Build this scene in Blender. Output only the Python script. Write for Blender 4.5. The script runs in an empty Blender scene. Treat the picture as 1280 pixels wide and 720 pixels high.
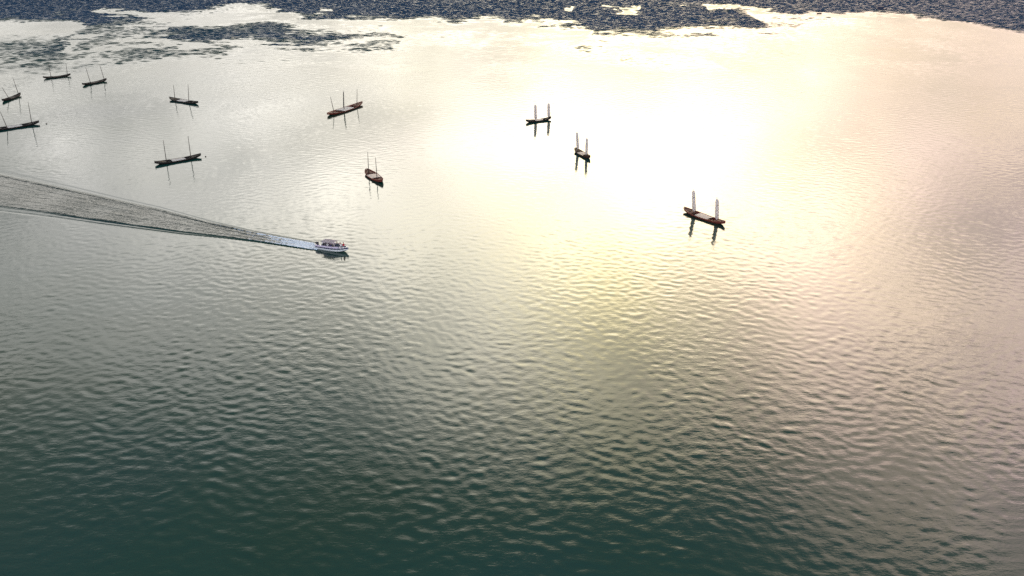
import bpy, bmesh, math, random
import numpy as np
from mathutils import Vector, Matrix, noise as mnoise

R = math.radians
random.seed(4)
S = bpy.context.scene
COL = S.collection

# ------------------------------------------------------------------ camera
CAM_H, PITCH, FPX = 68.0, R(23.5), 1150.0      # height over the lake, tilt down, focal length in 1280-wide pixels
cd = bpy.data.cameras.new('camera'); cam = bpy.data.objects.new('camera', cd); COL.objects.link(cam)
cam.location = (0, 0, CAM_H); cam.rotation_euler = (R(90) - PITCH, 0, 0)
cd.sensor_width = 36.0; cd.lens = 36.0 * FPX / 1280.0; cd.clip_start = 0.5; cd.clip_end = 30000
S.camera = cam
FWD = Vector((0, math.cos(PITCH), -math.sin(PITCH))); UP = Vector((0, math.sin(PITCH), math.cos(PITCH)))

def ray(px, py):
    return (FWD * FPX + Vector((1, 0, 0)) * (px - 640) + UP * (360 - py)).normalized()

def at(px, py, z=0.0):
    """where the sight line measured in the photograph meets the height z"""
    d = ray(px, py); t = (z - CAM_H) / d.z
    return Vector((0, 0, CAM_H)) + d * t

# ------------------------------------------------------------------ node helpers
class NT:
    def __init__(self, tree): self.t = tree; self.n = tree.nodes; self.l = tree.links
    def new(self, kind, **kw):
        n = self.n.new(kind)
        for k, v in kw.items(): setattr(n, k, v)
        return n
    def put(self, sock, v):
        if isinstance(v, bpy.types.NodeSocket): self.l.new(v, sock)
        else: sock.default_value = v
    def m(self, op, a, b=None, c=None, clamp=False):
        n = self.new('ShaderNodeMath', operation=op); n.use_clamp = clamp
        self.put(n.inputs[0], a)
        if b is not None: self.put(n.inputs[1], b)
        if c is not None: self.put(n.inputs[2], c)
        return n.outputs[0]
    def rng(self, v, a, b, c=0.0, d=1.0, smooth=True):
        n = self.new('ShaderNodeMapRange'); n.interpolation_type = 'SMOOTHSTEP' if smooth else 'LINEAR'
        self.put(n.inputs['Value'], v)
        for k, x in zip(('From Min', 'From Max', 'To Min', 'To Max'), (a, b, c, d)): self.put(n.inputs[k], x)
        return n.outputs[0]
    def mapping(self, v, loc=(0, 0, 0), rot=(0, 0, 0), scale=(1, 1, 1)):
        n = self.new('ShaderNodeMapping'); self.put(n.inputs['Vector'], v)
        n.inputs['Location'].default_value = loc; n.inputs['Rotation'].default_value = rot; n.inputs['Scale'].default_value = scale
        return n.outputs[0]
    def noise(self, v, scale, detail=2.0, rough=0.5, dist=0.0):
        n = self.new('ShaderNodeTexNoise'); self.put(n.inputs['Vector'], v)
        n.inputs['Scale'].default_value = scale; n.inputs['Detail'].default_value = detail
        n.inputs['Roughness'].default_value = rough; n.inputs['Distortion'].default_value = dist
        return n.outputs['Fac']
    def ramp(self, f, stops, interp='LINEAR'):
        n = self.new('ShaderNodeValToRGB'); self.put(n.inputs[0], f)
        cr = n.color_ramp; cr.interpolation = interp
        while len(cr.elements) > 1: cr.elements.remove(cr.elements[-1])
        first = True
        for p, c in stops:
            if not isinstance(c, (tuple, list)): c = (c, c, c)
            e = cr.elements[0] if first else cr.elements.new(p)
            e.position = p; e.color = (*c, 1); first = False
        return n.outputs[0]
    def mix(self, f, a, b, mode='MIX'):
        n = self.new('ShaderNodeMix', data_type='RGBA', blend_type=mode)
        self.put(n.inputs['Factor'], f); self.put(n.inputs['A'], a if not isinstance(a, tuple) else (*a, 1)); self.put(n.inputs['B'], b if not isinstance(b, tuple) else (*b, 1))
        return n.outputs['Result']
    def vscale(self, v, s):
        n = self.new('ShaderNodeVectorMath', operation='SCALE'); self.put(n.inputs[0], v); self.put(n.inputs['Scale'], s); return n.outputs[0]
    def vadd(self, a, b):
        n = self.new('ShaderNodeVectorMath', operation='ADD'); self.put(n.inputs[0], a); self.put(n.inputs[1], b); return n.outputs[0]

# ------------------------------------------------------------------ sky and sun
SUN_AZ, SUN_EL = 7.5, 17.0
SUN = Vector((math.sin(R(SUN_AZ)) * math.cos(R(SUN_EL)), math.cos(R(SUN_AZ)) * math.cos(R(SUN_EL)), math.sin(R(SUN_EL))))
W = bpy.data.worlds.new('World'); S.world = W; W.use_nodes = True
t = NT(W.node_tree); t.n.clear()
out = t.new('ShaderNodeOutputWorld'); bg = t.new('ShaderNodeBackground'); bg.inputs['Strength'].default_value = 0.1
t.l.new(bg.outputs[0], out.inputs[0])
sky = t.new('ShaderNodeTexSky', sky_type='NISHITA'); sky.sun_disc = False
sky.sun_elevation = R(SUN_EL); sky.sun_rotation = R(SUN_AZ); sky.air_density = 1.0; sky.dust_density = 0.6; sky.ozone_density = 3.0
gen = t.new('ShaderNodeTexCoord').outputs['Generated']
nrm = t.new('ShaderNodeVectorMath', operation='NORMALIZE'); t.l.new(gen, nrm.inputs[0]); D = nrm.outputs[0]
sx = t.new('ShaderNodeSeparateXYZ'); t.l.new(D, sx.inputs[0])
el = t.m('MULTIPLY', t.m('ARCSINE', sx.outputs['Z']), 57.29578)
az = t.m('MULTIPLY', t.m('ARCTAN2', sx.outputs['X'], sx.outputs['Y']), 57.29578)
# the cloud sheet lies on a flat ceiling seen from below
zz = t.m('ADD', t.m('MAXIMUM', sx.outputs['Z'], 0.0), 0.22)
cmb = t.new('ShaderNodeCombineXYZ'); t.put(cmb.inputs[0], t.m('DIVIDE', sx.outputs['X'], zz)); t.put(cmb.inputs[1], t.m('DIVIDE', sx.outputs['Y'], zz))
ceil_v = cmb.outputs[0]
n1 = t.noise(t.mapping(ceil_v, loc=(3.1, 1.7, 0), scale=(1.0, 1.3, 1)), 1.5, 4, 0.55)
n2 = t.noise(t.mapping(ceil_v, loc=(7.3, 4.2, 0), scale=(1, 1.5, 1)), 3.2, 4, 0.6)
lift = t.rng(az, 10, 27, 0, 4.5)
left = t.rng(az, -27, -10, 1.5, 0)
ee = t.m('ADD', t.m('SUBTRACT', t.m('ADD', el, left), lift), t.m('ADD', t.m('MULTIPLY', t.m('SUBTRACT', n1, 0.5), 20.0), t.m('MULTIPLY', t.m('SUBTRACT', n2, 0.5), 11.0)))
prof = t.ramp(t.m('DIVIDE', ee, 90.0, clamp=True),
              [(0, .10), (6/90, .115), (9/90, .145), (13/90, .215), (16/90, .29), (20/90, .38), (25/90, .38), (28/90, .30), (31/90, .16), (34/90, .04), (37/90, .014), (44/90, .003)], 'EASE')
azf = t.ramp(t.m('DIVIDE', t.m('ADD', az, 180.0), 360.0),
             [(0, .95), (60/360, .75), (110/360, .35), (135/360, .42), (155/360, .64), (171/360, .98), (183/360, 1.0), (190/360, 1.10), (199/360, 1.42), (209/360, 1.50), (225/360, 1.0), (260/360, .40), (300/360, .75), (1, .95)], 'LINEAR')
tint = t.ramp(t.m('DIVIDE', t.m('ADD', az, 45.0), 90.0, clamp=True),
              [(0, (1, .97, .94)), (.30, (1, .95, .88)), (.46, (1, .91, .73)), (.58, (1, .86, .56)), (.68, (1, .79, .56)), (.80, (1, .75, .59)), (1, (.98, .73, .70))])
away = t.rng(t.m('ABSOLUTE', az), 38, 75)
tint = t.mix(away, tint, (.90, .96, 1.05))          # away from the sun the cloud is plain white to blue-grey
n3 = t.noise(t.mapping(ceil_v, loc=(1.3, 8.2, 0), scale=(1, 1.2, 1)), 2.6, 4, 0.55)
patch = t.m('MULTIPLY', t.rng(n2, .3, .7, .72, 1.25), t.rng(n3, .32, .66, .52, 1.32))
cloud = t.m('MULTIPLY', t.m('MULTIPLY', prof, azf), patch)
dt = t.new('ShaderNodeVectorMath', operation='DOT_PRODUCT'); t.l.new(D, dt.inputs[0]); dt.inputs[1].default_value = SUN
ang = t.m('MULTIPLY', t.m('ARCCOSINE', t.m('MINIMUM', dt.outputs['Value'], 1.0)), 57.29578)
def gau(sig): return t.m('EXPONENT', t.m('MULTIPLY', t.m('POWER', t.m('DIVIDE', ang, sig), 2.0), -1.0))
glow = t.m('ADD', t.m('MULTIPLY', gau(8.0), 32.0), t.m('MULTIPLY', gau(18.0), 38.0))
glow = t.m('MULTIPLY', t.m('MULTIPLY', glow, t.rng(ee, 24, 38, 1.0, .02)), t.rng(el, 6, 16.5, .10, 1.0))     # the glow sits in the thin cloud, not in the clear sky above it
lum = t.m('ADD', t.m('MULTIPLY', cloud, 101.0), glow)
n4 = t.noise(t.mapping(ceil_v, loc=(5.5, 2.9, 0), scale=(1.2, 1, 1)), 1.9, 2, .5)
hue = t.ramp(n4, [(.36, (1.0, .94, 1.03)), (.50, (1, 1, 1)), (.64, (1.03, 1.0, .86))])
hue = t.mix(t.rng(az, -14, 2, .15, 1.0), (1, 1, 1), hue)
tint = t.mix(1.0, tint, hue, 'MULTIPLY')
cloudcol = t.vscale(tint, lum)
clear = t.rng(t.m('ADD', ee, t.m('MULTIPLY', t.m('ABSOLUTE', az), .02)), 34, 54, .08, 1.0)   # the bank hides the blue low down, it shows overhead
tot = t.vadd(t.vscale(sky.outputs[0], clear), cloudcol)
t.l.new(tot, bg.inputs['Color'])

sd = bpy.data.lights.new('sun', 'SUN'); so = bpy.data.objects.new('sun', sd); COL.objects.link(so)
sd.energy = 0.5; sd.angle = R(90); sd.color = (1, .93, .80)
so.rotation_euler = (-SUN).to_track_quat('-Z', 'Y').to_euler(); so.location = SUN * 500

S.view_settings.view_transform = 'Standard'; S.view_settings.look = 'None'
S.view_settings.exposure = 0.0; S.view_settings.gamma = 1.0; S.view_settings.use_curve_mapping = False
S.render.engine = 'CYCLES'
S.cycles.use_denoising = False
S.cycles.max_bounces = 6
S.cycles.sample_clamp_indirect = 20

# ------------------------------------------------------------------ materials
MAT = {}
def plain(name, col, rough=0.6, var=0.25, scale=3.0, spec=0.4, metallic=0.0, stretch=(1, 1, 1), bump=0.0):
    """a base colour with worn, uneven tone from object-space noise"""
    m = bpy.data.materials.new(name); m.use_nodes = True; t = NT(m.node_tree)
    b = t.n['Principled BSDF']
    oc = t.new('ShaderNodeTexCoord').outputs['Object']
    v = t.mapping(oc, scale=stretch)
    n = t.noise(v, scale, 5, 0.6)
    f = t.rng(n, .3, .7)
    a = tuple(c * (1 - var) for c in col); c2 = tuple(min(1, c * (1 + var)) for c in col)
    t.put(b.inputs['Base Color'], t.mix(f, a, c2))
    t.put(b.inputs['Roughness'], t.rng(n, .25, .75, rough - .1, min(1, rough + .12)))
    b.inputs['Specular IOR Level'].default_value = spec; b.inputs['Metallic'].default_value = metallic
    if bump:
        bn = t.new('ShaderNodeBump'); bn.inputs['Distance'].default_value = bump; t.put(bn.inputs['Height'], n); t.l.new(bn.outputs[0], b.inputs['Normal'])
    MAT[name] = m; return m

def planks(name, col, gap, width, axis=1):
    """boards: tone per board and dark seams, across the given object axis"""
    m = bpy.data.materials.new(name); m.use_nodes = True; t = NT(m.node_tree); b = t.n['Principled BSDF']
    oc = t.new('ShaderNodeTexCoord').outputs['Object']; s = t.new('ShaderNodeSeparateXYZ'); t.l.new(oc, s.inputs[0])
    u = t.m('DIVIDE', s.outputs[axis], width)
    fr = t.m('FRACT', u); idn = t.m('FLOOR', u)
    wn = t.new('ShaderNodeTexWhiteNoise', noise_dimensions='1D'); t.put(wn.inputs['W'], idn)
    g = t.noise(t.mapping(oc, scale=(2, 14, 4) if axis == 1 else (14, 2, 4)), 2.0, 5, .6)
    k = t.m('ADD', t.m('MULTIPLY', wn.outputs['Value'], .5), t.m('MULTIPLY', g, .6))
    c = t.mix(t.rng(k, .1, 1.0), tuple(x * .65 for x in col), tuple(x * 1.3 for x in col))
    seam = t.m('LESS_THAN', fr, gap)
    t.put(b.inputs['Base Color'], t.mix(seam, c, tuple(x * .25 for x in col)))
    b.inputs['Roughness'].default_value = .7; b.inputs['Specular IOR Level'].default_value = .3
    MAT[name] = m; return m

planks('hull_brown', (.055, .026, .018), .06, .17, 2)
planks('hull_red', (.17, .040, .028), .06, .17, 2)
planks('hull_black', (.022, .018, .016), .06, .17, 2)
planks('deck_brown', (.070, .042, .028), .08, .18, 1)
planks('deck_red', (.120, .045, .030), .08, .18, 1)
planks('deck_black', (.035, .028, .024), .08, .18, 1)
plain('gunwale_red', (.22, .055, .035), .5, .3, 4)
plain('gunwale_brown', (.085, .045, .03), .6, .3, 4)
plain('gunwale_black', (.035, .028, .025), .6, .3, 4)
plain('mat_cover', (.58, .50, .43), .65, .22, 5, stretch=(1, 6, 1), bump=.01)
plain('mat_cover_grey', (.42, .42, .41), .65, .22, 5, stretch=(1, 6, 1), bump=.01)
plain('mast_wood', (.16, .12, .09), .6, .3, 5, stretch=(1, 1, .2))
plain('mast_pale', (.55, .50, .45), .6, .2, 5, stretch=(1, 1, .2))
plain('mast_dark', (.07, .055, .045), .6, .3, 5, stretch=(1, 1, .2))
plain('sail_white', (.72, .70, .69), .8, .1, 6, stretch=(1, 1, .3), bump=.02)
plain('sail_grey', (.26, .24, .23), .8, .2, 6, stretch=(1, 1, .3), bump=.02)
for k_ in ('sail_white', 'sail_grey', 'canopy_cloth'):   # cloth lets some of the light behind it through
    if k_ not in MAT: plain(k_, (.74, .70, .76), .75, .06, 4)
    t = NT(MAT[k_].node_tree); pb = t.n['Principled BSDF']; mo = t.n['Material Output']
    tl = t.new('ShaderNodeBsdfTranslucent'); tl.inputs['Color'].default_value = (.86, .82, .82, 1) if k_ != 'sail_grey' else (.15, .14, .13, 1)
    mx = t.new('ShaderNodeMixShader'); mx.inputs[0].default_value = .72
    t.l.new(pb.outputs[0], mx.inputs[1]); t.l.new(tl.outputs[0], mx.inputs[2]); t.l.new(mx.outputs[0], mo.inputs['Surface'])
plain('rope', (.25, .2, .14), .9, .2, 10)
plain('white_gel', (.86, .86, .88), .25, .05, 2, .5)
plain('lilac_gel', (.62, .52, .66), .3, .08, 2, .5)
plain('navy_stripe', (.022, .022, .07), .3, .2, 2, .5)
plain('grey_deck', (.50, .48, .50), .6, .12, 6)
plain('steel', (.55, .55, .57), .3, .1, 6, .5, .9)
plain('engine_black', (.03, .03, .035), .35, .2, 4, .5)
plain('seat_vinyl', (.10, .10, .14), .5, .15, 5)
plain('tinted_glass', (.05, .06, .08), .08, .1, 2, .6)
plain('skin', (.42, .26, .18), .6, .08, 8)
plain('hair_black', (.015, .012, .011), .5, .2, 20)
plain('cloth_black', (.025, .025, .032), .85, .2, 10)
plain('cloth_white', (.75, .75, .77), .85, .06, 10)
plain('cloth_navy', (.03, .035, .10), .85, .2, 10)
plain('cloth_red', (.50, .035, .045), .8, .12, 10)
plain('cloth_pink', (.55, .25, .36), .85, .12, 10)
plain('cloth_grey', (.13, .13, .15), .85, .2, 10)
plain('buoy_dark', (.04, .035, .03), .6, .3, 5)
plain('barge_blue', (.035, .04, .085), .5, .3, 2)
plain('barge_roof', (.05, .05, .08), .6, .3, 2)

def water_material(name, foam=False):
    m = bpy.data.materials.new(name); m.use_nodes = True; t = NT(m.node_tree); b = t.n['Principled BSDF']
    oc = t.new('ShaderNodeTexCoord').outputs['Object']
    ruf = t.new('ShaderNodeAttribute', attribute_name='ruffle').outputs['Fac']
    warp = t.noise(t.mapping(oc, scale=(.6, .3, 1)), .08, 4, .6)
    rb = t.m('MINIMUM', ruf, .06 if not foam else .6)
    if not foam: rb = t.m('ADD', rb, t.rng(ruf, .25, .7, 0, .55))
    r = t.m('MULTIPLY', rb, t.rng(warp, .3, .7, .55, 1.45))
    # the longer waves are modelled; this adds the short chop and cat's paws on their backs
    v2 = t.mapping(oc, loc=(11, 5, 0), rot=(0, 0, R(14)), scale=(.5, 1, 1))
    h2 = t.noise(v2, .80, 4, .6, .3)
    v3 = t.mapping(oc, loc=(3, 25, 0), rot=(0, 0, R(-24)), scale=(.6, 1, 1))
    h3 = t.noise(v3, 2.4, 2, .55)
    h = t.m('ADD', t.m('MULTIPLY', h2, .85), t.m('MULTIPLY', h3, .30))
    h = t.m('MULTIPLY', h, r)
    h = t.m('ADD', h, t.m('MULTIPLY', t.noise(v2, .5, 3, .5), .018))
    bn = t.new('ShaderNodeBump'); bn.inputs['Strength'].default_value = 1.0; bn.inputs['Distance'].default_value = 1.0
    t.put(bn.inputs['Height'], h); t.l.new(bn.outputs[0], b.inputs['Normal'])
    # silt and algae tint, a slow drift from green to teal
    tn = t.noise(oc, .012, 3, .5)
    col = t.ramp(tn, [(.30, (.006, .035, .019)), (.50, (.003, .040, .032)), (.70, (.003, .038, .045))])
    col = t.mix(t.rng(ruf, .25, .8), col, (.024, .058, .105) if not foam else (.012, .030, .020))     # dark blue sky reflection of ruffled far water, painted into the body colour
    rough = t.rng(ruf, .08, .6, .06, .47)
    if foam:
        fa = t.new('ShaderNodeAttribute', attribute_name='foam').outputs['Fac']
        col = t.mix(t.rng(ruf, .1, .4), col, (.030, .048, .040))
        fn = t.noise(t.mapping(oc, scale=(1, 1, 1)), 1.1, 6, .65)
        fm = t.rng(t.m('ADD', fa, t.m('MULTIPLY', t.m('SUBTRACT', fn, .5), 2.2)), .35, .95)
        fm = t.m('MULTIPLY', fm, t.rng(fa, 0, .12))
        col = t.mix(fm, col, (.68, .78, .88)); rough = t.rng(fm, 0, 1, .10, .85)
    t.put(b.inputs['Base Color'], col); t.put(b.inputs['Roughness'], rough)
    b.inputs['IOR'].default_value = 1.335
    MAT[name] = m; return m
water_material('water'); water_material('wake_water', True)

# ------------------------------------------------------------------ object helpers
def obj(name, bm, mat, parent=None, smooth=False, loc=None):
    me = bpy.data.meshes.new(name)
    bmesh.ops.recalc_face_normals(bm, faces=bm.faces); bm.to_mesh(me); bm.free()
    for x in (mat if isinstance(mat, (list, tuple)) else [mat]): me.materials.append(MAT[x])
    if smooth:
        for p in me.polygons: p.use_smooth = True
    o = bpy.data.objects.new(name, me); COL.objects.link(o)
    if parent: o.parent = parent
    if loc is not None: o.location = loc
    return o
def tag(o, label, cat, group=None, kind=None):
    o['label'] = label
    if cat: o['category'] = cat
    if group: o['group'] = group
    if kind: o['kind'] = kind
    return o
def thing(name, label, cat, loc, rotz=0.0, group=None):
    o = bpy.data.objects.new(name, None); COL.objects.link(o); o.location = loc; o.rotation_euler = (0, 0, rotz); o.empty_display_size = .5
    return tag(o, label, cat, group)
def box(bm, c, s, rot=None, bev=0.0):
    M = Matrix.Translation(c) @ (rot.to_4x4() if rot else Matrix()) @ Matrix.Diagonal((*s, 1))
    r = bmesh.ops.create_cube(bm, size=1.0, matrix=M)
    if bev:
        es = list({e for v in r['verts'] for e in v.link_edges})
        bmesh.ops.bevel(bm, geom=es, offset=bev, segments=2, affect='EDGES', profile=.5)
def tube(bm, pts, rads, n=8, cap=True):
    rings = []
    for i, p in enumerate(pts):
        p = Vector(p)
        d = (Vector(pts[min(i + 1, len(pts) - 1)]) - Vector(pts[max(i - 1, 0)])).normalized()
        x = d.cross(Vector((0, 0, 1)) if abs(d.z) < .9 else Vector((0, 1, 0))).normalized(); y = d.cross(x)
        rr = rads[i] if isinstance(rads, (list, tuple)) else rads
        rings.append([bm.verts.new(p + (x * math.cos(a) + y * math.sin(a)) * rr) for a in [2 * math.pi * k / n for k in range(n)]])
    for A, B in zip(rings, rings[1:]):
        for k in range(n): bm.faces.new((A[k], A[(k + 1) % n], B[(k + 1) % n], B[k]))
    if cap: bm.faces.new(rings[0][::-1]); bm.faces.new(rings[-1])
def loft(bm, secs, closed=False, caps=False):
    rows = [[bm.verts.new(p) for p in s] for s in secs]
    n = len(rows[0])
    for A, B in zip(rows, rows[1:]):
        for k in range(n if closed else n - 1):
            bm.faces.new((A[k], A[(k + 1) % n], B[(k + 1) % n], B[k]))
    if caps: bm.faces.new(rows[0][::-1]); bm.faces.new(rows[-1])
    return rows

# ------------------------------------------------------------------ water sheet
def seg(p, a, b):
    ap = p - np.array(a); ab = np.array(b) - np.array(a); k = np.clip((ap @ ab) / (ab @ ab), 0, 1)
    return np.hypot(*(ap - k[:, None] * ab).T), k
def ss(x, a, b):
    u = np.clip((x - a) / (b - a), 0, 1); return u * u * (3 - 2 * u)
GX = [0, 160, 320, 480, 640, 800, 960, 1120, 1280]
GY = [0, 30, 60, 90, 130, 180, 230, 290, 360, 450, 560, 720]
GR = np.array([  # how steep the wind ripples are, as read across the lake
    [.9, .9, .9, .9, .9, .9, .85, .8, .8],
    [.40, .40, .40, .40, .30, .25, .15, .12, .15],
    [.40, .36, .32, .10, .07, .09, .06, .05, .06],
    [.19, .20, .18, .06, .08, .06, .06, .06, .06],
    [.018, .022, .04, .02, .02, .02, .03, .03, .03],
    [.012, .014, .018, .012, .012, .012, .028, .028, .028],
    [.025, .025, .025, .022, .020, .018, .028, .030, .030],
    [.028, .028, .028, .028, .028, .026, .028, .030, .030],
    [.033, .033, .033, .031, .031, .031, .033, .033, .033],
    [.040, .040, .040, .038, .036, .036, .036, .036, .036],
    [.036, .036, .036, .036, .036, .036, .036, .036, .036],
    [.028, .028, .028, .028, .028, .028, .028, .028, .028]])
def ruffle_at(X, Y):
    """wind strength on the water at world X, Y (Y ahead of the shore we look from)"""
    dy, dz = Y, -CAM_H
    dep = dy * FWD.y + dz * FWD.z; dep = np.maximum(dep, 1)
    px = 640 + FPX * X / dep; py = 360 - FPX * (dy * UP.y + dz * UP.z) / dep
    ahead = Y > 5
    px = np.where(ahead, px, 640); py = np.where(ahead, py, 900)
    x = np.clip(np.interp(px, GX, np.arange(9)), 0, 7.999); y = np.clip(np.interp(py, GY, np.arange(12)), 0, 10.999)
    i, j = y.astype(int), x.astype(int); fy, fx = y - i, x - j
    r = GR[i, j] * (1 - fy) * (1 - fx) + GR[i + 1, j] * fy * (1 - fx) + GR[i, j + 1] * (1 - fy) * fx + GR[i + 1, j + 1] * fy * fx
    P = np.stack([px, py], 1)
    def streak(pts, wid, val, amt=1.0, soft=.95):
        nonlocal r
        best = np.full(len(px), 0.0)
        for (a, b, w0, w1) in zip(pts, pts[1:], wid, wid[1:]):
            # slicks are long and flat: heights are squeezed by the low view
            d, k = seg(P, a, b); w = w0 + (w1 - w0) * k
            best = np.maximum(best, 1 - ss(d / w, 1 - soft, 1 + soft))
        r = r * (1 - best * amt) + val * best * amt
    D, L = .92, .024
    streak([(-60, 12), (700, 14)], [14, 14], D)
    streak([(60, 55), (130, 62)], [15, 11], .5, .9)
    streak([(210, 52), (300, 50), (420, 56)], [15, 20, 12], .66)
    streak([(430, 48), (500, 50)], [12, 6], .45, .8)
    streak([(690, 60), (720, 60)], [7, 6], .28, .8)
    streak([(760, 68), (830, 72), (890, 74)], [8, 10, 7], .28, .8)
    streak([(640, 20), (800, 23), (930, 23)], [13, 13, 8], D)
    streak([(930, 23), (1000, 25), (1060, 26)], [9, 7, 4], .3, .8)
    streak([(-60, 34), (40, 34), (110, 26)], [15, 13, 3], L)
    streak([(130, 10), (215, 13), (330, 12)], [2.5, 4, 3], L)
    streak([(170, 22), (240, 24), (330, 22), (430, 30), (560, 34), (700, 40)], [8, 8, 9, 9, 8, 9], L)
    streak([(140, 37), (205, 37)], [3, 3], L)
    streak([(70, 52), (180, 58), (300, 66), (430, 72), (560, 74), (700, 80)], [3, 4, 5, 9, 12, 14], L)
    streak([(330, 49), (400, 47)], [1.5, 1.5], L, .7)
    streak([(400, 11), (440, 10)], [2.5, 2.5], L)
    streak([(740, 9), (800, 10)], [3, 2.5], L)
    streak([(870, 10), (910, 13)], [4, 4], L)
    streak([(910, 13), (990, 15), (1080, 18), (1180, 32), (1290, 48)], [4, 4, 6, 7, 9], L)
    # ruffled far corner on the right
    edge = np.interp(px, [1000, 1090, 1280, 1500], [9, 12, 37, 70])
    m = (1 - ss(py - edge, -6, 5)) * ss(px, 980, 1040)
    r = r * (1 - m) + .8 * m
    r = np.where(py < -15, .45, r)
    return r
UPL = [(-150, 183), (0, 218.7), (84, 237), (153, 252.5), (200, 262.5), (265, 279), (320, 291), (356, 297.5), (393, 304)]
LOL = [(-150, 243), (0, 258), (60, 266), (122, 275.5), (225, 289.7), (280, 296), (325, 302), (384, 311), (397, 312.5)]
def polyw(pl, n):
    P = [at(*p) for p in pl]; q = [0]
    for a, b in zip(P, P[1:]): q.append(q[-1] + (b - a).length)
    k = np.linspace(0, q[-1], n)
    return np.stack([np.interp(k, q, [p.x for p in P]), np.interp(k, q, [p.y for p in P])], 1)
NS, NU = 520, 130
PU, PL = polyw(UPL, NS), polyw(LOL, NS)

_rs = np.random.RandomState(7)
_tab = _rs.rand(256, 256)
def vnoise(x, y):
    """smooth lattice noise, 0..1"""
    xi, yi = np.floor(x).astype(int), np.floor(y).astype(int); fx, fy = x - xi, y - yi
    fx = fx * fx * (3 - 2 * fx); fy = fy * fy * (3 - 2 * fy)
    a, b = _tab[xi % 256, yi % 256], _tab[(xi + 1) % 256, yi % 256]; c, d = _tab[xi % 256, (yi + 1) % 256], _tab[(xi + 1) % 256, (yi + 1) % 256]
    return (a * (1 - fx) + b * fx) * (1 - fy) + (c * (1 - fx) + d * fx) * fy
def fbm(x, y, n=4):
    o = 0; w = 0
    for k in range(n): o = o + vnoise(x * 2 ** k + 17 * k, y * 2 ** k + 31 * k) * .55 ** k; w += .55 ** k
    return o / w
def waves(X, Y):
    """wind sea of unit mean square slope: crests mostly across the view, spread to both sides"""
    h = np.zeros_like(X); n = 56
    wx = X + 0.5 * (fbm(X * .11, Y * .11, 2) - .5) * 4; wy = Y + 0.5 * (fbm(X * .13 + 50, Y * .13, 2) - .5) * 4
    for k in range(n):
        lam = 1.35 * (4.8 / 1.35) ** ((k + _rs.rand()) / n); th = R(90 - 12) + R(34) * _rs.randn() * (1.2 if lam < 3 else .8)
        q = 2 * math.pi / lam; w = math.exp(-((math.log(lam / 1.9)) / .55) ** 2)
        h += w / q * np.sin(q * (wx * math.cos(th) + wy * math.sin(th)) + 2 * math.pi * _rs.rand()) * math.sqrt(2 / n) * 1.45
    return h
ys = np.concatenate([[-4000, -600, -60, 20], np.exp(np.concatenate([np.linspace(math.log(64), math.log(150), 330, endpoint=False), np.linspace(math.log(150), math.log(390), 620, endpoint=False), np.linspace(math.log(390), math.log(800), 900)])), [1100, 2500, 6000, 14000]])
cs = np.concatenate([[-140, -40, -12, -4, -1.6, -.85], np.linspace(-.66, .66, 1400), [.85, 1.6, 4, 12, 40, 140]])
YY = np.repeat(ys[:, None], len(cs), 1); XX = cs[None, :] * np.maximum(YY, 64)
nx, ny = len(cs), len(ys)
x_, y_ = XX.ravel(), YY.ravel()
wxp = x_ + (fbm(x_ * .03, y_ * .012, 4) - .5) * 60; wyp = y_ + (fbm(x_ * .03 + 90, y_ * .012 + 40, 4) - .5) * np.interp(y_, [100, 300, 600], [10, 40, 120])
fray = ss(y_, 250, 420)         # wind streaks fray the edges of the ruffled water into long fingers
wyp = wyp + fray * ((fbm(x_ * .016 + 7, y_ * .05, 5) - .5) * 55 + (fbm(x_ * .07 + 3, y_ * .16 + 60, 4) - .5) * 45)
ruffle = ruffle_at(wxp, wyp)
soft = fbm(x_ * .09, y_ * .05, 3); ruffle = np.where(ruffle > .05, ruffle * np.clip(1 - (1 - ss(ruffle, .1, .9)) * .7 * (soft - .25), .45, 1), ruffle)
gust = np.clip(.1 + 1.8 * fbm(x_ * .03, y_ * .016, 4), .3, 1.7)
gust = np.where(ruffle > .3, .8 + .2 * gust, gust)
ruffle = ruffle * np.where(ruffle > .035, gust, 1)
inside_fan = (np.abs(XX / np.maximum(YY, 64)) < .661).ravel() & (y_ > 63) & (y_ < 801)
amp = np.where(inside_fan, ruffle, 0)
# the strip of water under the wake sheet lies flat just below it
dep = np.maximum(y_ * FWD.y - CAM_H * FWD.z, 1); px_ = 640 + FPX * x_ / dep; py_ = 360 - FPX * (y_ * UP.y - CAM_H * UP.z) / dep
yu = np.interp(px_, [p[0] for p in UPL], [p[1] for p in UPL]); yl = np.interp(px_, [p[0] for p in LOL], [p[1] for p in LOL])
ua = np.abs((py_ - (yu + yl) / 2) / ((yl - yu) / 2))
flat = (1 - ss(ua, 1.32, 1.75)) * (px_ < 398) * (px_ > -152) * (y_ > 60)
wv = waves(x_, y_)
far_i = np.where((y_ > 320) & (y_ < 801) & inside_fan)[0]      # further out the wind sea has longer crests
k_ = ss(y_[far_i], 320, 400)
wv[far_i] = wv[far_i] * (1 - k_) + waves(x_[far_i] * .42 + 300, y_[far_i]) * k_
z_ = wv * amp * np.interp(amp, [.05, .3], [.62, 1.0]) * (1 - flat) - .05 * (ua < 1.32) * flat
co = np.stack([x_, y_, z_], 1).astype(np.float32)
idx = np.arange(nx * ny).reshape(ny, nx)
fc = np.stack([idx[:-1, :-1], idx[:-1, 1:], idx[1:, 1:], idx[1:, :-1]], -1).reshape(-1, 4)
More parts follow.
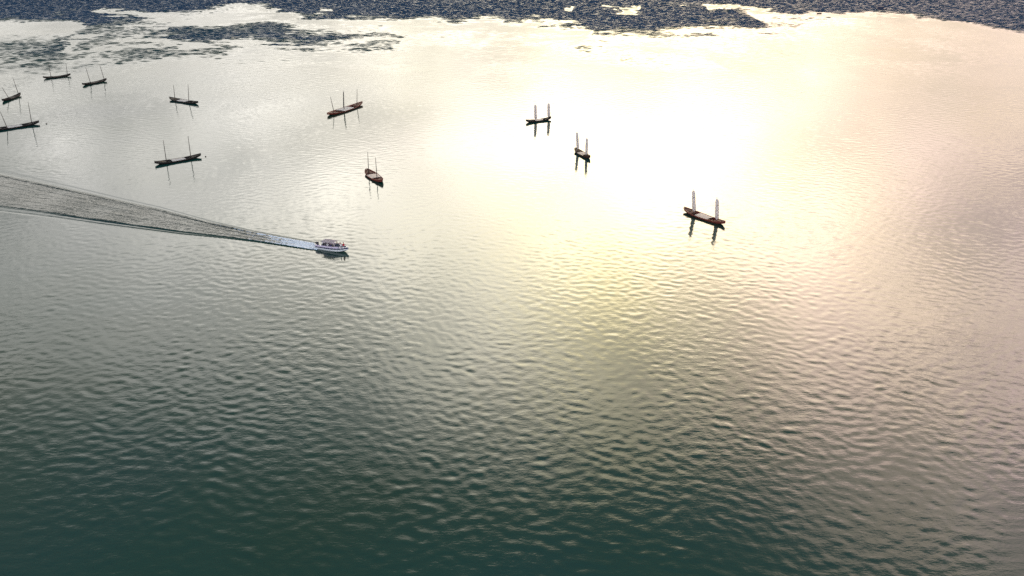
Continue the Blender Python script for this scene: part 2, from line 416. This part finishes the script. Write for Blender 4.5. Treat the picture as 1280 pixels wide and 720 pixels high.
def grid_mesh(name, co, fc):
    me = bpy.data.meshes.new(name); nf = len(fc)
    me.vertices.add(len(co)); me.vertices.foreach_set('co', np.ascontiguousarray(co, np.float32).ravel())
    me.loops.add(nf * 4); me.loops.foreach_set('vertex_index', fc.ravel().astype(np.int32))
    me.polygons.add(nf); me.polygons.foreach_set('loop_start', (np.arange(nf) * 4).astype(np.int32))
    me.update(calc_edges=True); me.shade_smooth()
    return me
me = grid_mesh('water', co, fc)
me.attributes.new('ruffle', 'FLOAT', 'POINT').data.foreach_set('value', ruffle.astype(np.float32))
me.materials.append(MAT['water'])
wo = bpy.data.objects.new('water', me); COL.objects.link(wo); wo['kind'] = 'structure'

# ------------------------------------------------------------------ sampans
def hull_shape(L, B):
    h = L / 2
    def half(u): return B / 2 * max(0.0, 1 - abs(u) ** (2.3 if u > 0 else 2.9)) ** .85 + (.07 if u > 0 else .16)
    def sheer(u): return .40 + .52 * abs(u) ** 2.6 + (.10 * max(0, u) ** 3)
    def keel(u): return -.22 + .70 * abs(u) ** 3.6
    return h, half, sheer, keel

def make_boat(label, tipA, tipB, masts, style='brown', cover='mat_cover', beam=.19, hatch=(-.30, .28), buoy=None):
    """tipA / tipB: raised stern and bow tip; masts: (foot, top, furled sail or None)"""
    zt = .95
    A, Bp = at(*tipA, zt), at(*tipB, zt)
    d = Bp - A; L = d.length; yaw = math.atan2(d.y, d.x); mid = (A + Bp) / 2
    root = thing('sampan', label, 'fishing boat', (mid.x, mid.y, 0), yaw, 'wooden sampans moored on the lake')
    Bm = L * beam
    h, half, sheer, keel = hull_shape(L, Bm)
    U = [-1, -.94, -.85, -.73, -.6, -.45, -.28, -.1, .1, .28, .45, .6, .73, .85, .94, 1]
    # shell: outer and inner skin in one closed skin with thickness
    bm = bmesh.new(); secs = []
    T = .05
    for u in U:
        x = u * h; b = half(u); s = sheer(u); k = keel(u); bi = max(b - T, .02); fl = min(k + .09, s - .06)
        secs.append([(x, -b, s), (x, -b * .93, k + (s - k) * .5), (x, -b * .66, k + .02), (x, 0, k), (x, b * .66, k + .02), (x, b * .93, k + (s - k) * .5), (x, b, s),
                     (x, bi, s), (x, bi * .9, fl + (s - fl) * .45), (x, bi * .62, fl), (x, 0, fl), (x, -bi * .62, fl), (x, -bi * .9, fl + (s - fl) * .45), (x, -bi, s)])
    loft(bm, secs, closed=True, caps=True)
    hull = obj('hull', bm, 'hull_' + style, root)
    # gunwale rail along each side
    for sg in (-1, 1):
        bm = bmesh.new()
        loft(bm, [[(u * h, sg * (half(u) - .045), sheer(u) + .003), (u * h, sg * (half(u) + .045), sheer(u) + .003), (u * h, sg * (half(u) + .045), sheer(u) + .075), (u * h, sg * (half(u) - .045), sheer(u) + .075)] for u in U], closed=True, caps=True)
        obj('gunwale', bm, 'gunwale_' + style, root)
    # fore and after decks
    def deck(u0, u1, drop):
        bm = bmesh.new(); n = 7; secs = []
        for i in range(n):
            u = u0 + (u1 - u0) * i / (n - 1); x = u * h; b = half(u) - T - .012; z = sheer(u) - drop
            secs.append([(x, -b, z), (x, 0, z + .03), (x, b, z), (x, b, z - .05), (x, 0, z - .03), (x, -b, z - .05)])
        loft(bm, secs, closed=True, caps=True); return bm
    h0, h1 = hatch
    o = obj('deck', deck(-.97, -.52, .07), 'deck_' + style, root)
    o = obj('deck', deck(.55, .97, .07), 'deck_' + style, root)
    # bulkheads, thwarts
    for u in (-.52, h0 - .02, h1 + .02, .55):
        bm = bmesh.new(); b = half(u) - T - .015
        box(bm, (u * h, 0, (sheer(u) - .10 + keel(u) + .12) / 2), (.06, 2 * b * .88, sheer(u) - .10 - keel(u) - .12))
        obj('thwart', bm, 'deck_' + style, root)
    # matting over the hold, bowed across
    bm = bmesh.new(); secs = []; n = 9
    for i in range(n):
        u = h0 + (h1 - h0) * i / (n - 1); b = half(u) - T - .03; z = sheer(u) + .02; row = []
        for k in range(9):
            q = -1 + 2 * k / 8
            row.append((u * h, q * b, z + .10 * (1 - q * q) + .012 * mnoise.noise((u * 9, q * 2, L))))
        low = [(p[0], p[1], p[2] - .05) for p in row[::-1]]
        secs.append(row + low)
    loft(bm, secs, closed=True, caps=True)
    obj('hatch_cover', bm, cover, root, smooth=False)
    # clutter in the open wells: a coil of rope and a crate-like locker
    bm = bmesh.new()
    for r_ in range(3):
        tube(bm, [(-.68 * h + .22 * math.cos(a), .22 * math.sin(a), sheer(-.68) - .01 + .05 * r_) for a in [2 * math.pi * k / 14 for k in range(15)]], .028, 6)
    obj('rope_coil', bm, 'rope', root)
    # rudder post / sculling oar crutch at the stern
    bm = bmesh.new(); box(bm, (-h + .12, 0, sheer(-1) + .12), (.07, .07, .34), bev=.01)
    obj('oar_post', bm, 'gunwale_' + style, root)
    bm = bmesh.new(); box(bm, (h - .25, 0, sheer(.95) + .02), (.10, .34, .12), bev=.015)
    obj('bollard', bm, 'gunwale_' + style, root)
    # masts
    Minv = (Matrix.Translation((mid.x, mid.y, 0)) @ Matrix.Rotation(yaw, 4, 'Z')).inverted()
    for foot, top, sail in masts:
        F = at(*foot, .52); fl = Minv @ F
        u = max(-.85, min(.85, fl.x / h)); fl = Vector((u * h, max(-.25, min(.25, fl.y)), 0))
        F = (Minv.inverted() @ fl); F.z = sheer(u) - .08
        # top of the mast: on its sight line, in the upright plane through the foot that faces us
        r_ = ray(*top); nrm_ = Vector((F.x, F.y, 0)).normalized(); k = F.dot(nrm_) / r_.dot(nrm_)
        Tp = Vector((0, 0, CAM_H)) + r_ * k
        f0 = Minv @ Vector((F.x, F.y, F.z - (sheer(u) - .08 - keel(u) - .1))); f1 = Minv @ Tp
        bm = bmesh.new()
        rad = .085 if not sail else .07
        pts = [f0.lerp(f1, q) + Vector((0, 0, 0)) for q in (0, .3, .6, .85, 1)]
        tube(bm, pts, [rad * 1.25, rad * 1.15, rad, rad * .8, rad * .55], 8)
        mast = obj('mast', bm, 'mast_dark' if not sail else ('mast_pale' if sail == 'white' else 'mast_wood'), root, True)
        bm = bmesh.new(); fp = f0.lerp(f1, .16); box(bm, (fl.x, fl.y, sheer(u) - .02), (.34, .34, .10), bev=.02)
        obj('mast_step', bm, 'deck_' + style, mast)
        # stays from the head to the gunwale
        if sail:
            bm = bmesh.new(); secs = []; n = 14
            a0, a1 = .14, .93
            ax = (f1 - f0)
            side = Vector((1, 0, 0)) if sail == 'white' else Vector((0, 1, 0))
            wid = .54 if sail == 'white' else .22
            for i in range(n + 1):
                q = a0 + (a1 - a0) * i / n; c = f0 + ax * q; wv = wid * (1 - .25 * i / n) * (1 + .12 * mnoise.noise((q * 14, L, u * 5)))
                if i in (0, n): wv *= .55
                if i % 4 == 2: wv *= .86
                ring = []
                for k2 in range(12):
                    an = 2 * math.pi * k2 / 12
                    ring.append(c + side * (wv * math.cos(an) + .12) + Vector((0, 1, 0) if side.x else (1, 0, 0)) * (wv * .75 * math.sin(an)))
                secs.append(ring)
            loft(bm, secs, closed=True, caps=True)
            obj('furled_sail', bm, 'sail_' + sail, mast, True)
            for q in (.3, .5, .7):
                c = f0 + ax * q + side * .12; bm = bmesh.new()
                tube(bm, [c + side * (wid * .93 * math.cos(a)) + Vector((0, 1, 0) if side.x else (1, 0, 0)) * (wid * .75 * math.sin(a)) for a in [2 * math.pi * k / 12 for k in range(13)]], .018, 5)
                obj('sail_tie', bm, 'rope', mast)
    return root

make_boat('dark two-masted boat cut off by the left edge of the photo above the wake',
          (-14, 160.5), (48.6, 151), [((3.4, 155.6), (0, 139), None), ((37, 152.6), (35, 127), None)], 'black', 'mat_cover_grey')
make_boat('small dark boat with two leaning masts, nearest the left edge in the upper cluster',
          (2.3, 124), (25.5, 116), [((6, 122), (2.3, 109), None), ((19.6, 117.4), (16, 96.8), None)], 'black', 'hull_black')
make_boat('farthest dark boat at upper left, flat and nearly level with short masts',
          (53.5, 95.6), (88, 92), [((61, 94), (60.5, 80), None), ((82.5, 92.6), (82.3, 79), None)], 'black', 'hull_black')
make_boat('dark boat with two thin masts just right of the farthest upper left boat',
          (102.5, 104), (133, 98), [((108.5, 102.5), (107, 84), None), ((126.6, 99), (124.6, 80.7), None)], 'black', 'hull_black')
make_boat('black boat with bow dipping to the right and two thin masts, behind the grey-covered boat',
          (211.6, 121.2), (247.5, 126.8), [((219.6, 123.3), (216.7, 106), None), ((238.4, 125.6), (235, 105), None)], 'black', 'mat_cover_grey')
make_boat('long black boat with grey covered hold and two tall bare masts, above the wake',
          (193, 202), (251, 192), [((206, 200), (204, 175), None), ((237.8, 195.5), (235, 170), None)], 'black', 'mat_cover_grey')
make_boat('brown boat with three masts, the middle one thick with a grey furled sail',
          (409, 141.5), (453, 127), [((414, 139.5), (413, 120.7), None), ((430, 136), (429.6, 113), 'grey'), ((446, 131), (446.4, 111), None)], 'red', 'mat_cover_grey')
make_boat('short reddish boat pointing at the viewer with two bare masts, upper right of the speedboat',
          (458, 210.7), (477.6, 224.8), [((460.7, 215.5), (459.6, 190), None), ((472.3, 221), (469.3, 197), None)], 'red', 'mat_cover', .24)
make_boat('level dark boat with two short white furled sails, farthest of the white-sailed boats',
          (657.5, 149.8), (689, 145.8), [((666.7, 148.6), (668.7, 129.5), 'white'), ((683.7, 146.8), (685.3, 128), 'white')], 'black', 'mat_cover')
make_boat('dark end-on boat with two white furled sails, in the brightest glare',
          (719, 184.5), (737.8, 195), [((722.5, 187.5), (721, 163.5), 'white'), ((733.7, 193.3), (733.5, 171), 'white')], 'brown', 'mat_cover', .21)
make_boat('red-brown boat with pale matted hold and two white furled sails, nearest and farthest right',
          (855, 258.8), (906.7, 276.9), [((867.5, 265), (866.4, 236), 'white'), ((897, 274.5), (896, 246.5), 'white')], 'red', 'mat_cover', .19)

# ------------------------------------------------------------------ mooring buoys
def buoy(px, py, label, r=.24):
    p = at(px, py, .1)
    rt = thing('mooring_buoy', label, 'buoy', (p.x, p.y, 0), 0, 'mooring buoys by the sampans')
    bm = bmesh.new(); prof = [(-.25, .1), (-.2, .7), (-.05, .95), (.1, 1.0), (.25, .8), (.36, .45), (.40, .18)]
    loft(bm, [[(q * r * math.cos(a), q * r * math.sin(a), z * r * 2.2) for a in [2 * math.pi * k / 14 for k in range(14)]] for z, q in prof], closed=True, caps=True)
    obj('float', bm, 'buoy_dark', rt, True)
    bm = bmesh.new(); tube(bm, [(.07 * math.cos(a), 0, .24 + .07 + .07 * math.sin(a)) for a in [2 * math.pi * k / 12 for k in range(13)]], .015, 6)
    obj('ring', bm, 'steel', rt)
buoy(58, 154.5, 'tiny dark mooring buoy off the bow of the boat cut by the left edge', .26)
buoy(257, 195.5, 'tiny dark mooring buoy off the bow of the long grey-covered boat', .22)

# ------------------------------------------------------------------ wake
stern = (at(394, 308) ); 
back = Vector(((PU[40, 0] + PL[40, 0]) / 2, (PU[40, 1] + PL[40, 1]) / 2, 0))
head = Vector((stern.x - back.x, stern.y - back.y, 0)).normalized()
uu = np.linspace(-1.25, 1.25, NU)
bmV, ruf, foam = [], [], []
def g(x, c, w): return math.exp(-((x - c) / w) ** 2)
for i in range(NS):
    s = i / (NS - 1); back_s = 1 - s           # 0 at boat
    c = (PU[i] + PL[i]) / 2; hw = (PU[i] - PL[i]) / 2; hwl = float(np.hypot(*hw))
    tanv = (PU[min(i + 1, NS - 1)] - PU[max(i - 1, 0)])
    for u in uu:
        p = c + hw * u
        mw = hwl                                  # metres per unit u
        x, y = float(p[0]), float(p[1])
        nz = mnoise.noise((x * .12, y * .12, 1.3)); nz2 = mnoise.noise((x * .5, y * .5, 4.0)); nz3 = mnoise.noise((back_s * 17, u > 0, 8.0))
        amp = (.20 + .09 * nz) * min(1, .25 + back_s * 2.2) * (1 - .35 * back_s)
        wr = max(.06, .9 / mw); amp *= .55 + .9 * max(0, .5 + nz3); cu = .05 * nz3
        z = amp * (g(u, .93 + cu + .012 * nz2, wr) * .95 + g(u, -.93 + cu, wr) * .8)
        z += amp * .25 * (g(u, .95 - 2.6 * wr, wr * .8) + g(u, -.95 + 2.8 * wr, wr * .8))
        z -= amp * .25 * (g(u, .95 - 1.4 * wr, wr * .8) + g(u, -.95 + 1.5 * wr, wr * .8))
        z += amp * .2 * (g(u, .28, wr) + g(u, -.32, wr)) + .04 * nz2 * (1 - ss(abs(u), .8, 1.1))
        z += .10 * (mnoise.noise((u * 5.5, back_s * 5, 2.0)) + .45 * mnoise.noise((u * 13, back_s * 9, 6.0))) * (1 - ss(abs(u), .8, 1.05)) * min(1, .4 + back_s * 2)
        ed = 1 - ss(abs(u), 1.08, 1.25); en = ss(back_s, 0, .02)
        z = max(z, -.03) * ed + .035 - .11 * float(ss(abs(u), 1.12, 1.25))
        bmV.append((x, y, z))
        inside = 1 - ss(abs(u), .92, 1.1)
        base = .055
        ruf.append(float(base + inside * (.32 + .12 * nz)))
        f = 1.25 * math.exp(-back_s / .07) * (1 - ss(abs(u), .85, 1.15)) * 1.2
        f += math.exp(-back_s / .13) * .62 * (g(u, .78, .14) + g(u, -.85, .16) + .6 * g(u, 0.0, .14))
        f += .20 * g(u, -1.02, wr * .6) * max(0, nz + .3)
        foam.append(float(min(1.2, f)))
idx = np.arange(NS * NU).reshape(NS, NU)
fc = np.stack([idx[:-1, :-1], idx[:-1, 1:], idx[1:, 1:], idx[1:, :-1]], -1).reshape(-1, 4)
me = bpy.data.meshes.new('boat_wake'); me.from_pydata(bmV, [], fc.tolist())
bpy.context.view_layer.update()
me.attributes.new('ruffle', 'FLOAT', 'POINT').data.foreach_set('value', np.array(ruf, np.float32))
me.attributes.new('foam', 'FLOAT', 'POINT').data.foreach_set('value', np.array(foam, np.float32))
me.materials.append(MAT['wake_water'])
if me.polygons[0].normal.z < 0: me.flip_normals()
for p in me.polygons: p.use_smooth = True
wk = bpy.data.objects.new('boat_wake', me); COL.objects.link(wk)
tag(wk, 'spreading V of dark ridged water and white foam trailing behind the speedboat', 'wake', kind='stuff')

# ------------------------------------------------------------------ speedboat
yaw = math.atan2(head.y, head.x)
LB = 7.3
bc = stern + head * (LB / 2 + .95)
sb = thing('speedboat', 'white speedboat with navy stripe and pale canopy carrying passengers, heading right ahead of its wake', 'speedboat', (bc.x, bc.y, .05), yaw)
sb.rotation_euler = (0, R(-2.0), yaw)
hb = LB / 2
def sw(u): return 1.18 * (1 - max(0, (u + .1) / 1.1) ** 2.6) * (1 if u < -.1 else 1) + .02    # half beam at the sheer
def sz(u): return .72 + .20 * max(0, u) ** 2
def kz(u): return -.32 + .78 * max(0, (u - .25) / .75) ** 2.2
US = [-1, -.8, -.55, -.3, -.1, .1, .3, .48, .64, .78, .89, .96, 1]
bm = bmesh.new()
loft(bm, [[(u * hb, -sw(u), sz(u)), (u * hb, -sw(u) * .97, kz(u) + (sz(u) - kz(u)) * .55), (u * hb, -sw(u) * .86, kz(u) + (sz(u) - kz(u)) * .3), (u * hb, 0, kz(u)),
           (u * hb, sw(u) * .86, kz(u) + (sz(u) - kz(u)) * .3), (u * hb, sw(u) * .97, kz(u) + (sz(u) - kz(u)) * .55), (u * hb, sw(u), sz(u)),
           (u * hb, max(sw(u) - .14, .008), sz(u) + .02), (u * hb, max(sw(u) - .16, .007), sz(u) - .40 if u < .45 else sz(u) + .018), (u * hb, 0, sz(u) - .42 if u < .45 else sz(u) + .06), (u * hb, -max(sw(u) - .16, .007), sz(u) - .40 if u < .45 else sz(u) + .018), (u * hb, -max(sw(u) - .14, .008), sz(u) + .02)] for u in US], closed=True, caps=True)
obj('hull', bm, 'white_gel', sb)
for sg in (-1, 1):
    bm = bmesh.new()
    loft(bm, [[(u * hb, sg * (sw(u) * q + o), sz(u) + dz) for q, o, dz in ((1, .004, -.02), (1, .045, -.05), (.995, .045, -.26), (.985, .004, -.28))] for u in US], closed=True, caps=True)
    obj('stripe', bm, 'navy_stripe', sb)
    bm = bmesh.new()
    loft(bm, [[(u * hb, sg * (sw(u) - .02 + o), sz(u) + dz) for o, dz in ((0, .02), (.03, .02), (-.03, .30), (-.06, .30))] for u in [x for x in US if x < .5]], closed=True, caps=True)
    obj('coaming', bm, 'lilac_gel', sb)
bm = bmesh.new()
tube(bm, [(hb * q, sg * w, z) for q, sg, w, z in ((.50, 1, .80, .86), (.52, 1, .80, 1.22), (.72, 1, .60, 1.26), (.9, 1, .28, 1.30), (.96, 1, 0, 1.31), (.9, -1, .28, 1.30), (.72, -1, .60, 1.26), (.52, -1, .80, 1.22), (.50, -1, .80, .86))], .02, 6)
for q, w in ((.72, .58), (.9, .26)):
    for sg in (-1, 1): tube(bm, [(hb * q, sg * w, .90), (hb * q, sg * (w + .02), 1.27)], .016, 6)
obj('bow_rail', bm, 'steel', sb)
bm = bmesh.new()   # raked windscreen, three panes in a wrap
loft(bm, [[(1.55, -.98, 1.0), (1.72, -.55, 1.0), (1.80, 0, 1.0), (1.72, .55, 1.0), (1.55, .98, 1.0)], [(1.10, -.88, 1.50), (1.25, -.5, 1.52), (1.32, 0, 1.53), (1.25, .5, 1.52), (1.10, .88, 1.50)],
          [(1.08, -.87, 1.50), (1.22, -.5, 1.52), (1.29, 0, 1.53), (1.22, .5, 1.52), (1.08, .87, 1.50)], [(1.52, -.97, 1.0), (1.69, -.55, 1.0), (1.77, 0, 1.0), (1.69, .55, 1.0), (1.52, .97, 1.0)]])
obj('windscreen', bm, 'tinted_glass', sb)
bm = bmesh.new(); box(bm, (1.35, 0, .78), (.5, 1.9, .50), bev=.05); obj('dashboard', bm, 'lilac_gel', sb)
bm = bmesh.new(); rows = []
for i in range(9):
    x = -2.45 + 3.05 * i / 8
    rows.append([(x, y, 1.82 - .08 * (y / 1.0) ** 2 - .05 * ((i - 4) / 4) ** 2) for y in np.linspace(-1.02, 1.02, 9)] + [(x, y, 1.79 - .08 * (y / 1.0) ** 2 - .05 * ((i - 4) / 4) ** 2) for y in np.linspace(1.02, -1.02, 9)])
loft(bm, rows, closed=True, caps=True); obj('canopy', bm, 'canopy_cloth', sb, False)
for x in (-2.3, .45):
    for sg in (-1, 1):
        bm = bmesh.new(); tube(bm, [(x, sg * 1.06, .78), (x - .05, sg * .97, 1.76)], .022, 6); obj('canopy_post', bm, 'steel', sb)
SEATS = [(-2.0, .52), (-2.0, -.52), (-1.05, .52), (-1.05, -.52), (.55, .52), (-.2, -.52)]
for x, y in SEATS:
    bm = bmesh.new(); box(bm, (x, y, .50), (.50, .72, .36), bev=.05); box(bm, (x - .29, y, .82), (.12, .70, .62), Matrix.Rotation(R(-8), 3, 'Y'), .05)
    obj('seat', bm, 'seat_vinyl', sb)
om = obj('outboard_motor', (lambda b: (box(b, (-hb - .34, 0, .20), (.26, .20, 1.15), bev=.04), box(b, (-hb - .10, 0, .60), (.30, .34, .16), bev=.03), b)[-1])(bmesh.new()), 'engine_black', sb)
bm = bmesh.new(); box(bm, (-hb - .36, 0, .98), (.64, .44, .52), bev=.12); obj('cowling', bm, 'engine_black', om)
bm = bmesh.new()
tube(bm, [(-hb - .5, 0, -.32), (-hb - .62, 0, -.32)], .06, 8)
for k in range(3):
    a = 2 * math.pi * k / 3; box(bm, (-hb - .57, .13 * math.cos(a), -.32 + .13 * math.sin(a)), (.02, .10, .2), Matrix.Rotation(a + R(90), 3, 'X'))
obj('propeller', bm, 'steel', om)
bm = bmesh.new(); tube(bm, [(1.02, .52 + .17 * math.cos(a), 1.02 + .17 * math.sin(a)) for a in [2 * math.pi * k / 16 for k in range(17)]], .016, 6); tube(bm, [(1.02, .52, 1.02), (1.14, .52, .95)], .03, 6)
obj('steering_wheel', bm, 'engine_black', sb)

# ------------------------------------------------------------------ passengers
def person(label, lx, ly, seat_z, shirt, trousers, turn=0.0, lean=6, arms='lap', stand=False):
    """one continuous skinned figure, split by height into skin, top and trousers"""
    me = bpy.data.meshes.new('person'); V, E, Rr = [], [], []
    def v(p, r, par=None):
        V.append(p); Rr.append(r)
        if par is not None: E.append((par, len(V) - 1))
        return len(V) - 1
    l = math.tan(R(lean))
    pel = v((0, 0, .10), .155)
    wst = v((.22 * -l, 0, .28), .135, pel); ch = v((.42 * -l, 0, .46), .155, wst); sh = v((.52 * -l, 0, .56), .11, ch)
    nk = v((.50 * -l + .02, 0, .64), .058, sh); hd0 = v((.03 - .5 * l, 0, .73), .085, nk); hd1 = v((.04 - .5 * l, 0, .82), .098, hd0); v((.03 - .5 * l, 0, .90), .062, hd1)
    for sg in (-1, 1):
        s1 = v((-.52 * l, sg * .17, .54), .062, sh)
        if arms == 'lap': e = v((.05, sg * .25, .28), .048, s1); w = v((.28, sg * .16, .20), .036, e); hnd = v((.36, sg * .13, .19), .040, w); v((.43, sg * .12, .17), .022, hnd)
        else: e = v((.20, sg * .24, .34), .048, s1); w = v((.42, sg * .16, .44), .036, e); hnd = v((.50, sg * .14, .46), .040, w); v((.56, sg * .12, .46), .022, hnd)
        if stand:
            hp = v((0, sg * .10, .02), .10, pel); kn = v((.02, sg * .11, -.40), .066, hp); an = v((-.02, sg * .11, -.80), .044, kn); ft = v((.06, sg * .11, -.85), .042, an); v((.16, sg * .12, -.86), .034, ft)
        else:
            hp = v((.06, sg * .10, .07), .10, pel); kn = v((.46, sg * .12, .08), .068, hp); an = v((.44, sg * .12, -.30), .044, kn); ft = v((.50, sg * .12, -.36), .042, an); v((.60, sg * .13, -.37), .034, ft)
    me.from_pydata([tuple(p) for p in V], E, [])
    tmp = bpy.data.objects.new('tmp_person', me); COL.objects.link(tmp)
    tmp.modifiers.new('skin', 'SKIN')
    if not me.skin_vertices: 
        bm = bmesh.new(); bm.from_mesh(me); bm.verts.layers.skin.verify(); bm.to_mesh(me); bm.free()
    for i, r in enumerate(Rr): me.skin_vertices[0].data[i].radius = (r, r * (.8 if r in (.155, .135) else 1)); me.skin_vertices[0].data[i].use_root = (i == 0)
    ssm = tmp.modifiers.new('sub', 'SUBSURF'); ssm.levels = 1; ssm.render_levels = 1
    dg = bpy.context.evaluated_depsgraph_get(); ev = bpy.data.meshes.new_from_object(tmp.evaluated_get(dg))
    bpy.data.objects.remove(tmp)
    for m_ in ('skin', shirt, trousers, 'engine_black'): ev.materials.append(MAT[m_])
    for p in ev.polygons:
        c = p.center; p.use_smooth = True
        if c.z > .625: k = 0
        elif stand and c.z < -.78 or (not stand and c.z < -.28): k = 3
        elif (not stand and c.z < .155 and (c.x < .34 or c.z < .14) ) or c.z < .10: k = 2
        elif c.x > .22 and abs(c.y) > .06 and (arms == 'lap' and c.z > .14 or arms != 'lap'): k = 0
        else: k = 1
        p.material_index = k
    o = bpy.data.objects.new('person', ev); COL.objects.link(o); tag(o, label, 'person', 'passengers in the speedboat')
    M = sb.matrix_basis @ Matrix.Translation((lx, ly, seat_z)) @ Matrix.Rotation(R(turn), 4, 'Z')
    o.matrix_world = M
    # hair cap with a nape, over the back and crown of the head
    bm = bmesh.new(); bmesh.ops.create_icosphere(bm, subdivisions=3, radius=.118, matrix=Matrix.Translation((.025 - .5 * l, 0, .835)) @ Matrix.Diagonal((1.02, .95, 1.05, 1)))
    dead = [x for x in bm.verts if x.co.z < .80 - (.05 if x.co.x < -.5 * l else 0) or (x.co.x > .095 - .5 * l and x.co.z < .885)]
    bmesh.ops.delete(bm, geom=dead, context='VERTS'); obj('hair', bm, 'hair_black', o, True)
    return o
bpy.context.view_layer.update()
person('seated passenger in a black jacket at the stern of the speedboat', -1.98, -.52, .68, 'cloth_black', 'cloth_grey')
person('passenger in black top beside the stern on the far seat of the speedboat', -1.98, .52, .68, 'cloth_grey', 'cloth_black', 4)
person('passenger in a bright white shirt under the middle of the speedboat canopy', -1.03, -.52, .68, 'cloth_white', 'cloth_grey', -8)
person('passenger in pink top on the far middle seat of the speedboat', -1.03, .52, .68, 'cloth_pink', 'cloth_black', 6)
person('passenger in navy clothes on the near forward seat of the speedboat', -.18, -.52, .68, 'cloth_navy', 'cloth_navy', 0)
person('driver of the speedboat in dark clothes with hands on the wheel', .55, .52, .68, 'cloth_black', 'cloth_navy', 0, 2, 'wheel')
person('person in white top sitting on the open bow of the speedboat', 1.95, -.12, .86, 'cloth_white', 'cloth_grey', 10)
person('person in a red life jacket sitting foremost on the speedboat bow', 2.5, .12, .90, 'cloth_red', 'cloth_navy', -12)

# ------------------------------------------------------------------ two far craft by the ruffled edge
p = at(1024, 17.2)
sk = thing('skiff', 'tiny dark open skiff alone on the pale slick near the top edge', 'skiff', (p.x, p.y, 0), R(-6))
bm = bmesh.new(); Lh = 1.5
loft(bm, [[(u * Lh, -.5 * (1 - abs(u) ** 3) - .04, .42 + .15 * u * u), (u * Lh, -.35 * (1 - abs(u) ** 3), .0 + .3 * abs(u) ** 3), (u * Lh, 0, -.12 + .35 * abs(u) ** 3), (u * Lh, .35 * (1 - abs(u) ** 3), .3 * abs(u) ** 3), (u * Lh, .5 * (1 - abs(u) ** 3) + .04, .42 + .15 * u * u),
           (u * Lh, .43 * (1 - abs(u) ** 3) + .02, .42 + .15 * u * u), (u * Lh, 0, .0 + .35 * abs(u) ** 3), (u * Lh, -.43 * (1 - abs(u) ** 3) - .02, .42 + .15 * u * u)] for u in np.linspace(-1, 1, 11)], closed=True, caps=True)
obj('hull', bm, 'hull_black', sk)
bm = bmesh.new(); box(bm, (0, 0, .34), (.22, .80, .04)); obj('thwart', bm, 'deck_black', sk)
p = at(1101, 12.0)
bg_ = thing('covered_boat', 'low dark blue covered boat on the ruffled water by the top edge', 'covered boat', (p.x, p.y, 0), R(-4))
bm = bmesh.new()
loft(bm, [[(u * 3.3, -.9 * (1 - abs(u) ** 4) - .08, .5 + .25 * u * u), (u * 3.3, -.7 * (1 - abs(u) ** 4) - .04, -.1 + .35 * abs(u) ** 3), (u * 3.3, .7 * (1 - abs(u) ** 4) + .04, -.1 + .35 * abs(u) ** 3), (u * 3.3, .9 * (1 - abs(u) ** 4) + .08, .5 + .25 * u * u)] for u in np.linspace(-1, 1, 13)], closed=True, caps=True)
obj('hull', bm, 'barge_blue', bg_)
bm = bmesh.new(); box(bm, (-.2, 0, 1.12), (3.6, 1.5, 1.10), bev=.05); cb = obj('cabin', bm, 'barge_blue', bg_)
for x in (-1.4, -.5, .4, 1.2):
    bm = bmesh.new(); box(bm, (x, -.755, 1.25), (.5, .02, .42)); obj('window', bm, 'tinted_glass', cb)
bm = bmesh.new(); rows = [[(x, y, 1.74 + .16 * (1 - (y / .95) ** 2)) for y in np.linspace(-.95, .95, 9)] + [(x, y, 1.69 + .16 * (1 - (y / .95) ** 2)) for y in np.linspace(.95, -.95, 9)] for x in (-2.2, 1.8)]
loft(bm, rows, closed=True, caps=True); obj('roof', bm, 'barge_roof', bg_)
